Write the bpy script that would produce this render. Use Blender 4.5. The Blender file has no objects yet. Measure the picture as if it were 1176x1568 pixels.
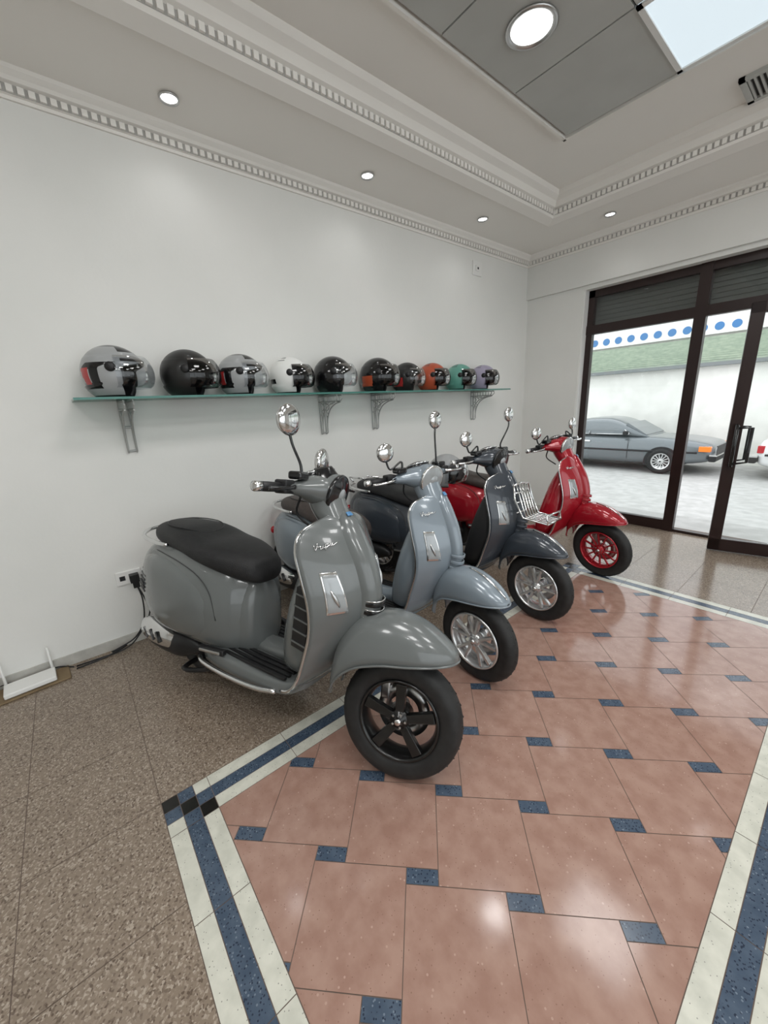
import bpy, math, random
import numpy as np
from mathutils import Vector, Matrix
random.seed(4)
D2R=math.pi/180
scene=bpy.context.scene
COL=bpy.context.collection
# ---------------------------------------------------------------- materials
def pmat(name,col,rough=.5,metal=0,coat=0,trans=0,emit=None,es=0,spec=.5,alpha=1,ior=1.45):
    m=bpy.data.materials.new(name); m.use_nodes=True
    b=m.node_tree.nodes['Principled BSDF']
    b.inputs['Base Color'].default_value=(*col,1)
    b.inputs['Roughness'].default_value=rough
    b.inputs['Metallic'].default_value=metal
    b.inputs['Coat Weight'].default_value=coat
    b.inputs['Coat Roughness'].default_value=.05
    b.inputs['Transmission Weight'].default_value=trans
    b.inputs['Specular IOR Level'].default_value=spec
    b.inputs['IOR'].default_value=ior
    b.inputs['Alpha'].default_value=alpha
    if emit:
        b.inputs['Emission Color'].default_value=(*emit,1); b.inputs['Emission Strength'].default_value=es
    return m
def nodes(m): return m.node_tree.nodes,m.node_tree.links,m.node_tree.nodes['Principled BSDF']
def ramp(n,stops):
    r=n.new('ShaderNodeValToRGB'); e=r.color_ramp.elements
    while len(e)<len(stops): e.new(.5)
    for i,(p,c) in enumerate(stops): e[i].position=p; e[i].color=(*c,1)
    return r
def noisy(name,c1,c2,scale=8,rough=.4,bump=0,bscale=60,spots=None,spec=.5,detail=6,coat=0):
    m=pmat(name,c1,rough,spec=spec,coat=coat); n,l,b=nodes(m)
    tc=n.new('ShaderNodeTexCoord'); nz=n.new('ShaderNodeTexNoise'); nz.inputs['Scale'].default_value=scale; nz.inputs['Detail'].default_value=detail
    l.new(tc.outputs['Object'],nz.inputs['Vector'])
    r=ramp(n,[(.35,c1),(.65,c2)]); l.new(nz.outputs[0],r.inputs[0]); out=r.outputs[0]
    if spots:
        for (sc,thr,colr) in spots:
            v=n.new('ShaderNodeTexVoronoi'); v.inputs['Scale'].default_value=sc; l.new(tc.outputs['Object'],v.inputs['Vector'])
            q=n.new('ShaderNodeMath'); q.operation='LESS_THAN'; q.inputs[1].default_value=thr; l.new(v.outputs['Distance'],q.inputs[0])
            mx=n.new('ShaderNodeMixRGB'); mx.inputs[2].default_value=(*colr,1); l.new(q.outputs[0],mx.inputs[0]); l.new(out,mx.inputs[1]); out=mx.outputs[0]
    l.new(out,b.inputs['Base Color'])
    if bump:
        nb=n.new('ShaderNodeTexNoise'); nb.inputs['Scale'].default_value=bscale; l.new(tc.outputs['Object'],nb.inputs['Vector'])
        bp=n.new('ShaderNodeBump'); bp.inputs['Strength'].default_value=bump; bp.inputs['Distance'].default_value=.01; l.new(nb.outputs[0],bp.inputs['Height']); l.new(bp.outputs[0],b.inputs['Normal'])
    return m
def terrazzo(name,base,dark,light,scale,rough):
    m=pmat(name,base,rough); n,l,b=nodes(m)
    tc=n.new('ShaderNodeTexCoord')
    v=n.new('ShaderNodeTexVoronoi'); v.inputs['Scale'].default_value=scale; l.new(tc.outputs['Object'],v.inputs['Vector'])
    sep=n.new('ShaderNodeSeparateColor'); l.new(v.outputs['Color'],sep.inputs[0])
    r=ramp(n,[(0,dark),(.25,base),(.7,base),(1,light)]); l.new(sep.outputs[0],r.inputs[0])
    nz=n.new('ShaderNodeTexNoise'); nz.inputs['Scale'].default_value=2.5; l.new(tc.outputs['Object'],nz.inputs['Vector'])
    mx=n.new('ShaderNodeMixRGB'); mx.blend_type='MULTIPLY'; mx.inputs[0].default_value=.25
    l.new(r.outputs[0],mx.inputs[1]); l.new(nz.outputs[0],mx.inputs[2]); l.new(mx.outputs[0],b.inputs['Base Color'])
    return m
def glassmat(name,tint=(1,1,1),refl=.12,mult=.6,rough=.02):
    m=bpy.data.materials.new(name); m.use_nodes=True; n=m.node_tree.nodes; l=m.node_tree.links; n.clear()
    o=n.new('ShaderNodeOutputMaterial'); t=n.new('ShaderNodeBsdfTransparent'); t.inputs[0].default_value=(*tint,1)
    g=n.new('ShaderNodeBsdfGlossy'); g.inputs['Roughness'].default_value=rough
    fr=n.new('ShaderNodeFresnel'); fr.inputs[0].default_value=1.45
    mul=n.new('ShaderNodeMath'); mul.operation='MULTIPLY_ADD'; mul.inputs[1].default_value=mult; mul.inputs[2].default_value=refl*.2; l.new(fr.outputs[0],mul.inputs[0])
    mx=n.new('ShaderNodeMixShader'); l.new(mul.outputs[0],mx.inputs[0]); l.new(t.outputs[0],mx.inputs[1]); l.new(g.outputs[0],mx.inputs[2]); l.new(mx.outputs[0],o.inputs[0])
    return m
M={}
M['wall']=noisy('white_plaster',(.75,.755,.73),(.79,.79,.765),1.5,.85,.05,40,spec=.2)
M['ceil']=noisy('ceiling_paint',(.87,.85,.81),(.89,.87,.83),1.2,.85,spec=.2)
M['dentgap_shade']=pmat('cornice_recess_shade',(.45,.44,.42),.9)  # grey painted behind the dentils to stand in for shadow in the gaps
M['panel']=noisy('ceiling_panel_grey',(.50,.51,.49),(.54,.55,.53),3,.8,spec=.2)
M['dark']=pmat('joint_dark',(.05,.05,.05),.8)
M['chrome']=pmat('chrome',(.72,.72,.72),.12,1)
M['steel']=pmat('brushed_steel',(.58,.58,.58),.3,1)
M['alu']=pmat('silver_alloy',(.68,.68,.68),.27,.85)
M['black']=pmat('black_plastic',(.012,.012,.013),.45)
M['gblack']=pmat('gloss_black',(.006,.006,.007),.15,0,.4)
M['rimblack']=pmat('rim_gloss_black',(.006,.006,.006),.3,0,.25)
M['rubber']=noisy('tyre_rubber',(.012,.012,.012),(.02,.02,.02),30,.62)
M['seat']=noisy('black_leatherette',(.010,.010,.011),(.016,.016,.017),40,.55,.15,220)
M['seatbrown']=noisy('brown_leatherette',(.045,.035,.032),(.06,.045,.04),40,.5,.15,220)
M['lens']=pmat('clear_lens',(.34,.36,.37),.1,.2,.5)
M['redlens']=pmat('red_lens',(.45,.01,.02),.12,0,.5)
M['orange']=pmat('amber_lens',(.9,.22,.02),.15,0,.5)
M['glass']=glassmat('window_glass',(.97,.985,.98),.1,.5)
M['shelfglass']=glassmat('shelf_glass',(.62,.80,.75),.4)
M['glassedge']=pmat('glass_edge_green',(.06,.20,.17),.15)
M['visor']=glassmat('clear_visor',(.78,.80,.82),.3,.4,.05)
M['smoke']=glassmat('smoke_visor',(.10,.10,.11),.2,.4,.05)
M['frame']=pmat('dark_brown_frame',(.022,.010,.009),.35)
M['router']=pmat('white_plastic',(.8,.8,.78),.4)
M['led']=pmat('led_panel_glow',(.5,.55,.6),.5,emit=(.80,.93,1),es=.72)
M['lamp']=pmat('downlight_glow',(1,1,1),.5,emit=(1,1,.98),es=6)
M['bluebadge']=pmat('blue_badge',(.08,.22,.42),.3)
# ---------------------------------------------------------------- mesh helpers
def empty(name,loc=(0,0,0),parent=None):
    e=bpy.data.objects.new(name,None); e.location=loc; e.empty_display_size=.1; COL.objects.link(e)
    if parent: e.parent=parent
    return e
def mesh(name,v,f,mats,parent=None,smooth=True,fm=None):
    me=bpy.data.meshes.new(name); me.from_pydata([tuple(map(float,p)) for p in v],[],f)
    if not isinstance(mats,(list,tuple)): mats=[mats]
    for m in mats: me.materials.append(m)
    if fm is not None: me.polygons.foreach_set('material_index',fm)
    me.polygons.foreach_set('use_smooth',[smooth]*len(me.polygons))
    me.validate(); me.update()
    o=bpy.data.objects.new(name,me); COL.objects.link(o)
    if parent: o.parent=parent
    return o
class B:  # box batch builder
    def __init__(s): s.v=[];s.f=[];s.m=[]
    def box(s,x0,x1,y0,y1,z0,z1,m=0,T=None):
        b=len(s.v)
        P=[(x0,y0,z0),(x1,y0,z0),(x1,y1,z0),(x0,y1,z0),(x0,y0,z1),(x1,y0,z1),(x1,y1,z1),(x0,y1,z1)]
        if T is not None: P=[T@Vector(p) for p in P]
        s.v+=P
        s.f+=[[b+i for i in q] for q in ((3,2,1,0),(4,5,6,7),(0,1,5,4),(1,2,6,5),(2,3,7,6),(3,0,4,7))]; s.m+=[m]*6
    def quad(s,pts,m=0):
        b=len(s.v); s.v+=pts; s.f.append(list(range(b,b+len(pts)))); s.m.append(m)
    def add(s,v,f,m=0):
        b=len(s.v); s.v+=list(v); s.f+=[[b+i for i in q] for q in f]; s.m+=[m]*len(f)
    def obj(s,name,mats,parent=None,smooth=False): return mesh(name,s.v,s.f,mats,parent,smooth,s.m)
def bevel(o,w,seg=2,ang=40):
    m=o.modifiers.new('bev','BEVEL'); m.width=w; m.segments=seg; m.limit_method='ANGLE'; m.angle_limit=ang*D2R
    return o
def cr(P,n):
    """catmull-rom resample rows of P (k,d) to n rows"""
    P=np.array(P,float); k=len(P); out=[]
    for i in range(n):
        t=i/(n-1)*(k-1); j=min(int(t),k-2); u=t-j
        p1,p2=P[j],P[j+1]; p0=P[j-1] if j>0 else 2*p1-p2; p3=P[j+2] if j+2<k else 2*p2-p1
        out.append(.5*((2*p1)+(-p0+p2)*u+(2*p0-5*p1+4*p2-p3)*u*u+(-p0+3*p1-3*p2+p3)*u**3))
    return np.array(out)
def gridfaces(nr,nc,closed=True,caps=True):
    f=[]
    for i in range(nr-1):
        for j in range(nc if closed else nc-1):
            k=(j+1)%nc
            f.append([i*nc+j,i*nc+k,(i+1)*nc+k,(i+1)*nc+j])
    if caps and closed: f.append(list(range(nc))[::-1]); f.append([(nr-1)*nc+j for j in range(nc)])
    return f
def tube(path,r,n=8,sm=0,closed=False):
    P=np.array(path,float)
    if sm: P=cr(P,sm)
    if closed: P=np.vstack([P,P[:1]])
    R=np.full(len(P),r) if np.isscalar(r) else (np.interp(np.linspace(0,1,len(P)),np.linspace(0,1,len(r)),r))
    v=[]; up=None
    for i in range(len(P)):
        t=P[min(i+1,len(P)-1)]-P[max(i-1,0)]
        if closed and i in(0,len(P)-1): t=P[1]-P[-2]
        t=t/np.linalg.norm(t)
        if up is None:
            a=np.array([0,0,1.]) if abs(t[2])<.9 else np.array([1.,0,0]); up=a
        u=up-t*up.dot(t); u/=np.linalg.norm(u); w=np.cross(t,u); up=u
        for k in range(n):
            a=2*math.pi*k/n; v.append(P[i]+R[i]*(math.cos(a)*u+math.sin(a)*w))
    return v,gridfaces(len(P),n)
def tubeo(name,path,r,mat,parent,n=8,sm=0,closed=False):
    v,f=tube(path,r,n,sm,closed); return mesh(name,v,f,mat,parent)
def sring(x,zb,zt,hw,e=2.5,tn=0,n=28,axis='x',yc=0):
    zc=(zb+zt)/2; hz=(zt-zb)/2; out=[]
    for k in range(n):
        a=2*math.pi*k/n; c,s=math.cos(a),math.sin(a)
        y=hw*math.copysign(abs(c)**(2/e),c); z=zc+hz*math.copysign(abs(s)**(2/e),s)
        y*=1-tn*max(0,s)
        out.append((x,yc+y,z))
    return out
def loftx(name,params,mat,parent,M_=24,e=2.5,n=28,fn=None):
    """params rows: x,zb,zt,hw,tn[,yc]"""
    R=cr(params,M_); v=[]
    for r in R: v+=sring(r[0],r[1],r[2],max(r[3],.002),e,r[4],n,yc=r[5] if len(r)>5 else 0)
    if fn: v=[fn(p) for p in v]
    return mesh(name,v,gridfaces(M_,n),mat,parent)
def lathe(name,prof,mat,parent,c=(0,0,0),axis='y',n=48,sm=True,closedprof=False):
    v=[]
    for k in range(n):
        a=2*math.pi*k/n
        for (r,y) in prof:
            if axis=='y': v.append((c[0]+r*math.cos(a),c[1]+y,c[2]+r*math.sin(a)))
            elif axis=='z': v.append((c[0]+r*math.cos(a),c[1]+r*math.sin(a),c[2]+y))
            else: v.append((c[0]+y,c[1]+r*math.cos(a),c[2]+r*math.sin(a)))
    m=len(prof); f=[]
    for k in range(n):
        k2=(k+1)%n
        for j in range(m if closedprof else m-1):
            j2=(j+1)%m
            f.append([k*m+j,k2*m+j,k2*m+j2,k*m+j2])
    return mesh(name,v,f,mat,parent,sm)
def ellipsoid(name,c,r,mat,parent,rot=None,nu=20,nv=12):
    v=[];
    for i in range(nv+1):
        th=math.pi*i/nv
        for j in range(nu):
            a=2*math.pi*j/nu
            p=Vector((r[0]*math.sin(th)*math.cos(a),r[1]*math.sin(th)*math.sin(a),r[2]*math.cos(th)))
            if rot: p=rot@p
            v.append(p+Vector(c))
    return mesh(name,v,gridfaces(nv+1,nu),mat,parent)
# ---------------------------------------------------------------- camera
c0=np.array([588.,784.]); F=588.
Yc=np.array([1338-c0[0],583-c0[1],F]); Yc/=np.linalg.norm(Yc)
Xc=-np.array([90-c0[0],646-c0[1],F]); Xc=Xc-Yc*Xc.dot(Yc); Xc/=np.linalg.norm(Xc)
Zc=np.cross(Xc,Yc)
cam=bpy.data.cameras.new('camera'); camo=bpy.data.objects.new('camera',cam); COL.objects.link(camo); scene.camera=camo
cam.sensor_fit='VERTICAL'; cam.sensor_height=24; cam.lens=24*F/1568; cam.clip_start=.02
Mx=Matrix(((Xc[0],-Xc[1],-Xc[2],0),(Yc[0],-Yc[1],-Yc[2],0),(Zc[0],-Zc[1],-Zc[2],1.42),(0,0,0,1)))
camo.matrix_world=Mx
# ---------------------------------------------------------------- room
WX=-2.8; DY=4.62; RX=3.9; BY=-3.6; H1=2.98; H2=3.15
OX=-2.14; OT=2.5 # opening left / top
ORX=1.6
b=B(); b.box(WX-.2,WX,BY-.2,DY+.3,-.05,3.4); b.obj('wall_left',M['wall'])
b=B(); b.box(WX,OX,DY,DY+.28,-.05,2.54)
b.box(WX,RX,DY-.035,DY+.28,2.54,3.4); b.box(OX,ORX,DY,DY+.28,OT,2.54); b.box(ORX,RX,DY,DY+.28,-.05,2.54)
b.obj('wall_front',M['wall'])
b=B(); b.box(WX-.2,RX+.2,BY-.2,BY,-.05,3.4); b.obj('wall_back',M['wall'])
WY0,WY1,WZ0,WZ1=-3.3,4.2,.1,2.8  # unseen window opening, enlarged to let more daylight onto the ceiling
b=B(); b.box(RX,RX+.2,BY,WY0,-.05,3.4); b.box(RX,RX+.2,WY1,DY+.28,-.05,3.4); b.box(RX,RX+.2,WY0,WY1,WZ1,3.4); b.box(RX,RX+.2,WY0,WY1,-.05,WZ0); b.obj('wall_right',M['wall'])
b=B()
for k in range(6):
    y=WY0+(WY1-WY0-.06)*k/5; b.box(RX+.05,RX+.12,y,y+.06,WZ0,WZ1)
b.box(RX+.05,RX+.12,WY0,WY1,WZ0,WZ0+.06); b.box(RX+.05,RX+.12,WY0,WY1,WZ1-.06,WZ1)
b.box(RX+.08,RX+.085,WY0,WY1,WZ0,WZ1,1)
b.obj('window_1',[M['frame'],M['glass']])
# ceiling
TX=-2.22; TY=3.95; TX2=3.2; TY2=-3.0
PX=-1.63; PY=3.07; CS=.63
b=B()
b.box(WX,TX,BY,DY,H1,H1+.02); b.box(TX,TX2,TY,DY,H1,H1+.02); b.box(TX2,RX,BY,DY,H1,H1+.02); b.box(TX,TX2,BY,TY2,H1,H1+.02)
b.box(TX-.05,TX2+.05,TY2-.05,TY+.05,H2,H2+.1)
b.obj('ceiling',M['ceil'])
b=B()
nx,ny=7,8
b.box(PX,PX+nx*CS,PY-ny*CS,PY,H2-.006,H2-.001,1)
leds_and_fill=[(1,0),(1,3),(3,1),(3,4),(5,2),(1,6),(5,5)]  # only the first panel is in view; the rest are added as fill light
for i in range(nx):
    for j in range(ny):
        x0=PX+i*CS; y1=PY-j*CS
        mt=2 if (i,j) in leds_and_fill else 0
        b.box(x0+.005,x0+CS-.005,y1-CS+.005,y1-.005,H2-.02,H2-.008,mt)
b.box(PX-.03,PX-.012,PY-ny*CS,PY+.03,H2-.03,H2-.001,3); b.box(PX-.03,PX+nx*CS,PY+.012,PY+.03,H2-.03,H2-.001,3)
b.obj('ceiling_panels',[M['panel'],M['dark'],M['led'],M['ceil']])
b=B()
for (i,j) in leds_and_fill:
    x0=PX+i*CS; y1=PY-j*CS; w=.025
    for q in ((x0,x0+CS,y1-w,y1),(x0,x0+CS,y1-CS,y1-CS+w),(x0,x0+w,y1-CS,y1),(x0+CS-w,x0+CS,y1-CS,y1)): b.box(*q,H2-.028,H2-.019)
b.obj('trim_led_frames',M['router'])
for k,(i,j) in enumerate(leds_and_fill):
    L=bpy.data.lights.new('panel_and_fill_light','AREA'); L.shape='SQUARE'; L.size=.56; L.energy=(9 if k==0 else 16); L.color=(1,.99,.97)
    o=bpy.data.objects.new('ceiling_panel_and_fill_light',L); o.location=(PX+(i+.5)*CS,PY-(j+.5)*CS,H2-.04); COL.objects.link(o)
# cornices
def cornice(name,prof,p0,p1,inward,miter0=0,miter1=0,dent=None):
    p0=Vector(p0);p1=Vector(p1);inn=Vector(inward); t=(p1-p0).normalized(); L=(p1-p0).length
    v=[];n=len(prof)
    for end,(p,mi) in enumerate(((p0,miter0),(p1,miter1))):
        for (d,z) in prof:
            q=p+inn*d+t*(mi*d if end==0 else -mi*d); v.append((q.x,q.y,z))
    f=[[i,(i+1)%n,n+(i+1)%n,n+i] for i in range(n)]
    bb=B(); bb.add(v,f,0)
    d0,d1,z0,z1,pitch=dent
    k=int(L/pitch)
    def bx(a0,a1,e0,e1,za,zb,m):
        P=[]
        for z in (za,zb):
            for (a,e) in ((a0,e0),(a1,e0),(a1,e1),(a0,e1)):
                q=p0+t*a+inn*e; P.append((q.x,q.y,z))
        bi=len(bb.v); bb.v+=P
        bb.f+=[[bi+i for i in q] for q in ((3,2,1,0),(4,5,6,7),(0,1,5,4),(1,2,6,5),(2,3,7,6),(3,0,4,7))]; bb.m+=[m]*6
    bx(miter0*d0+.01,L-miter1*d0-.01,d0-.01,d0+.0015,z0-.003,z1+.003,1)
    for i in range(k):
        a=(i+.5)*pitch
        if a<miter0*d1 or a>L-miter1*d1: continue
        bx(a-pitch*.31,a+pitch*.31,d0,d1,z0,z1,0)
    return bb.obj(name,[M['ceil'],M['dentgap_shade']])
pw=[(0,2.875),(.012,2.875),(.016,2.888),(.03,2.89),(.03,2.925),(.05,2.932),(.055,2.948),(.075,2.965),(.08,2.98),(0,2.98)]
dw=(.03,.042,2.893,2.922,.04)
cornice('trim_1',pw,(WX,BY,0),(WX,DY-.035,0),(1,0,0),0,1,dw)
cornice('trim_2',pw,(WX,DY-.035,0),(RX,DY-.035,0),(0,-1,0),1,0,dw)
pt=[(0,2.975),(.015,2.965),(.10,2.985),(.112,3.0),(.112,3.04),(.135,3.05),(.15,3.09),(.185,3.115),(.195,3.15),(0,3.15)]
dt=(.112,.126,3.003,3.035,.04)
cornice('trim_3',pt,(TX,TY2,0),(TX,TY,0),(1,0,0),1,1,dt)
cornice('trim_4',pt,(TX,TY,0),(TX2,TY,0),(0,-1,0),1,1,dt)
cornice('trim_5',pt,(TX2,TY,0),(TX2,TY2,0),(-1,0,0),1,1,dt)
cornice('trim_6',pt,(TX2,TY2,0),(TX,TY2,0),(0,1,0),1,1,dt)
# downlights
def downlight(x,y,z,r,es=6,en=4):
    e=empty('recessed_downlight',(x,y,z))
    lathe('ring',[(r,.0),(r*1.25,-.003),(r*1.28,-.008),(r*1.2,-.014),(r*1.0,-.010),(r*.98,.0)],M['steel'],e,axis='z',n=32)
    lathe('lens',[(.001,-.006),(r*.6,-.0065),(r*1.0,-.005)],M['lamp'],e,axis='z',n=32)
    L=bpy.data.lights.new('spot_light','SPOT'); L.energy=en; L.spot_size=2.4; L.spot_blend=.8; L.shadow_soft_size=r
    o=bpy.data.objects.new('bulb_light',L); o.location=(0,0,-.03); COL.objects.link(o); o.parent=e
for (x,y) in ((-2.53,.77),(-2.51,2.02),(-2.47,3.28),(-1.77,4.2),(-2.53,-.6),(-2.53,-2.0),(-.3,4.2),(1.2,4.2)): downlight(x,y,H1,.038,en=1.5)
downlight(-1.34,2.13,H2-.02,.095,en=10); downlight(.55,-.4,H2-.02,.095,en=10)
# vent
b=B(); vx,vy=-.81,3.46
b.box(vx,vx+.3,vy,vy+.03,H2-.02,H2); b.box(vx,vx+.3,vy+.27,vy+.3,H2-.02,H2); b.box(vx,vx+.03,vy,vy+.3,H2-.02,H2); b.box(vx+.27,vx+.3,vy,vy+.3,H2-.02,H2)
b.box(vx+.02,vx+.28,vy+.02,vy+.28,H2-.004,H2-.001,1)
for i in range(9): b.box(vx+.035+i*.026,vx+.045+i*.026,vy+.02,vy+.28,H2-.018,H2-.004)
b.obj('ceiling_air_vent',[M['panel'],M['dark']])
# baseboards
M['base']=noisy('grey_marble',(.42,.41,.38),(.55,.54,.50),12,.3)
b=B(); b.box(WX,WX+.012,BY,DY,0,.065); b.obj('baseboard_left',M['base'])
b=B(); b.box(WX+.012,OX,DY-.012,DY,0,.065); b.obj('baseboard_front',M['base'])
# ---------------------------------------------------------------- floor
M['terr']=terrazzo('terrazzo_brown',(.275,.215,.165),(.13,.095,.07),(.47,.40,.325),185,.17)
M['pink']=noisy('pink_marble',(.315,.185,.145),(.385,.245,.195),16,.12,spots=[(34,.10,(.45,.30,.245)),(75,.12,(.26,.15,.115))])
M['blue']=noisy('blue_terrazzo',(.05,.075,.115),(.075,.105,.15),25,.2,spots=[(120,.28,(.02,.03,.055)),(75,.18,(.15,.19,.24))])
M['white']=noisy('white_terrazzo',(.54,.54,.47),(.65,.645,.565),18,.2,spots=[(90,.13,(.28,.28,.25))])
M['btile']=pmat('black_tile',(.012,.011,.010),.15)
M['grout']=pmat('grout',(.15,.11,.09),.8)
b=B()
b.box(WX,RX,BY,DY+.28,-.06,-.0015,5)
SW=.165; w3=SW/3
X0,X1,Y0,Y1=-1.445,-.03+SW,0.0,3.06+SW   # outer bounds of border
g=.0012
def clip(poly,x0,x1,y0,y1):
    def cl(P,ax,val,keepg):
        out=[]
        for i in range(len(P)):
            a,c=P[i],P[(i+1)%len(P)]
            ia=(a[ax]>=val) if keepg else (a[ax]<=val); ic=(c[ax]>=val) if keepg else (c[ax]<=val)
            if ia: out.append(a)
            if ia!=ic:
                t=(val-a[ax])/(c[ax]-a[ax]); out.append((a[0]+t*(c[0]-a[0]),a[1]+t*(c[1]-a[1])))
        return out
    for ax,val,k in ((0,x0,True),(0,x1,False),(1,y0,True),(1,y1,False)):
        if len(poly)<3: return []
        poly=cl(poly,ax,val,k)
    return poly if len(poly)>2 else []
ix0,ix1,iy0,iy1=X0+SW,X1-SW,Y0+SW,Y1-SW
E1=Vector((1,1))/math.sqrt(2);E2=Vector((-1,1))/math.sqrt(2)
A_,Q_,P_,B_=.299,.0445,.100,.284
org=Vector((-.38,.76))
for i in range(-12,14):
    for j in range(-12,14):
        o=org+i*(E1*A_-E2*Q_)+j*(E1*P_+E2*B_)
        ins=[(-P_/2,-Q_/2),(P_/2,-Q_/2),(P_/2,Q_/2),(-P_/2,Q_/2)]
        til=[(P_/2-A_,Q_/2),(P_/2,Q_/2),(P_/2,Q_/2+B_),(P_/2-A_,Q_/2+B_)]
        til=[(x+A_,y-Q_) for x,y in til]
        for rect,mi in ((ins,1),(til,0)):
            cx=sum(p[0] for p in rect)/4;cy=sum(p[1] for p in rect)/4
            r2=[(x-math.copysign(g,x-cx),y-math.copysign(g,y-cy)) for x,y in rect]
            P=[o+E1*x+E2*y for x,y in r2]
            P=clip([(p.x,p.y) for p in P],ix0+g,ix1-g,iy0+g,iy1-g)
            if P: b.quad([(p[0],p[1],0) for p in P],mi)
def rect(x0,x1,y0,y1,m): b.quad([(x0+g,y0+g,0),(x1-g,y0+g,0),(x1-g,y1-g,0),(x0+g,y1-g,0)],m)
def seg(a0,a1,step):
    n=max(1,round((a1-a0)/step)); return [(a0+(a1-a0)*k/n,a0+(a1-a0)*(k+1)/n) for k in range(n)]
for k in range(3):
    mt=(3,1,3)[k]
    for (xa) in (X0+k*w3,X1-(k+1)*w3):
        for (a,c) in seg(iy0,iy1,.32): rect(xa,xa+w3,a,c,mt)
    for ya in (Y0+k*w3,Y1-(k+1)*w3):
        for (a,c) in seg(ix0,ix1,.30): rect(a,c,ya,ya+w3,mt)
for cx in (0,1):
    for cy in (0,1):
        for i in range(3):
            for j in range(3):
                xa=(X0+i*w3) if cx==0 else (X1-(i+1)*w3); ya=(Y0+j*w3) if cy==0 else (Y1-(j+1)*w3)
                mt=4 if i==j else (1 if (i==1 or j==1) else 3)
                rect(xa,xa+w3,ya,ya+w3,mt)
T=.40
def field(x0,x1,y0,y1):
    xs=[x0];k=math.ceil((x0-X0)/T+1e-6)
    while X0+k*T<x1-1e-4: xs.append(X0+k*T);k+=1
    xs.append(x1); ys=[y0];k=math.ceil((y0-Y0)/T+1e-6)
    while Y0+k*T<y1-1e-4: ys.append(Y0+k*T);k+=1
    ys.append(y1)
    for i in range(len(xs)-1):
        for j in range(len(ys)-1):
            if xs[i+1]-xs[i]>.01 and ys[j+1]-ys[j]>.01: rect(xs[i],xs[i+1],ys[j],ys[j+1],2)
field(WX,X0,BY,DY+.1); field(X1,RX,BY,DY+.1); field(X0,X1,BY,Y0); field(X0,X1,Y1,DY+.1)
b.obj('floor',[M['pink'],M['blue'],M['terr'],M['white'],M['btile'],M['grout']])
# ---------------------------------------------------------------- door / shopfront
FY=DY+.10; ft=.06; MX=-1.07
b=B()
def fr(x0,x1,z0,z1,d=0): b.box(x0,x1,FY-d,FY+ft,z0,z1,0)
fr(OX,OX+.075,0,OT); fr(OX,MX,OT-.07,OT); fr(OX,MX,2.06,2.15,.01)
fr(OX,-1.08,0,.11); fr(-1.16,MX,0,OT,.012)
b.box(OX+.075,-1.16,FY+.02,FY+.026,.11,2.06,1); b.box(OX+.075,-1.16,FY+.02,FY+.026,2.15,OT-.07,1)
b.box(OX-.002,OX+.012,DY+.01,FY+.01,0,OT,2)
b.obj('window_2',[M['frame'],M['glass'],M['router']])
door=empty('door_1',(0,0,0))
b=B()
fr(MX,ORX,OT-.07,OT); fr(MX,ORX,2.06,2.15,.01)
fr(-.02,.05,2.15,OT); fr(.72,.80,0,OT); fr(MX,ORX,0,.025)
b.box(MX,ORX,FY+.02,FY+.026,2.15,OT-.07,1); b.box(.80,ORX,FY+.02,FY+.026,.02,2.06,1); fr(ORX-.07,ORX,0,OT)
b.obj('door_frame',[M['frame'],M['glass']],door)
M['slat']=pmat('shutter_slat',(.12,.125,.12),.5,.3)
b=B()
for i in range(8):
    z=2.12+i*.045; b.box(OX+.01,ORX-.01,DY+.21,DY+.225,z,z+.032); b.box(OX+.01,ORX-.01,DY+.222,DY+.23,z+.03,z+.046)
b.obj('roller_shutter',M['slat'])
leaf=empty('door_leaf',(.68,DY+.08,0),door); leaf.rotation_euler=(0,0,13.5*D2R)
b=B(); LW=1.43
b.box(-LW,-LW+.085,-.03,.03,.01,2.05); b.box(-.085,0,-.03,.03,.01,2.05); b.box(-LW,0,-.03,.03,.01,.12); b.box(-LW,0,-.03,.03,1.97,2.05)
b.box(-LW+.08,-.08,-.003,.003,.12,1.97,1)
bevel(b.obj('leaf_frame',[M['frame'],M['glass']],leaf),.004)
for s in (-1,1):
    tubeo('pull_handle',[(-LW+.045,s*.03,.78),(-LW+.045,s*.09,.78),(-LW+.045,s*.09,1.12),(-LW+.045,s*.03,1.12)],.014,M['gblack'],leaf,8)
    tubeo('handle_crossbar',[(-LW+.045,s*.09,.80),(-LW+.14,s*.09,.82),(-LW+.14,s*.09,1.10),(-LW+.045,s*.09,1.10)],.011,M['gblack'],leaf,8)
# wall devices
b=B(); b.box(WX,WX+.012,3.56,3.70,2.66,2.79); b.box(WX+.012,WX+.02,3.60,3.66,2.70,2.75); b.box(WX+.02,WX+.024,3.62,3.64,2.715,2.735,1)
bevel(b.obj('alarm_sensor_plate',[M['router'],M['dark']]),.003)
out=empty('power_outlet',(WX,.14,.45))
b=B(); b.box(0,.012,-.07,.07,-.045,.045); bevel(b.obj('plate',M['router'],out),.005)
b=B(); b.box(.012,.06,.0,.05,-.03,.02); b.box(.02,.05,.01,.045,-.07,-.03); b.box(.013,.0135,-.05,-.02,-.015,.015); bevel(b.obj('plug',M['black'],out),.006)
tubeo('power_cord',[(.035,.03,-.06),(.05,.04,-.16),(.05,.02,-.30),(.05,-.05,-.40),(.07,-.18,-.43),(.06,-.1,-.425),(.10,-.22,-.434),(.09,-.36,-.445)],.0045,M['black'],out,6,60)
tubeo('plug_cord',[(.035,.03,-.06),(.06,.05,-.14),(.07,.06,-.25),(.06,-.02,-.38),(.08,-.12,-.435),(.06,-.36,-.445)],.0045,M['black'],out,6,60)
rt=empty('wifi_router',(-2.70,-.42,0)); rt.rotation_euler=(0,0,4*D2R)
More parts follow.
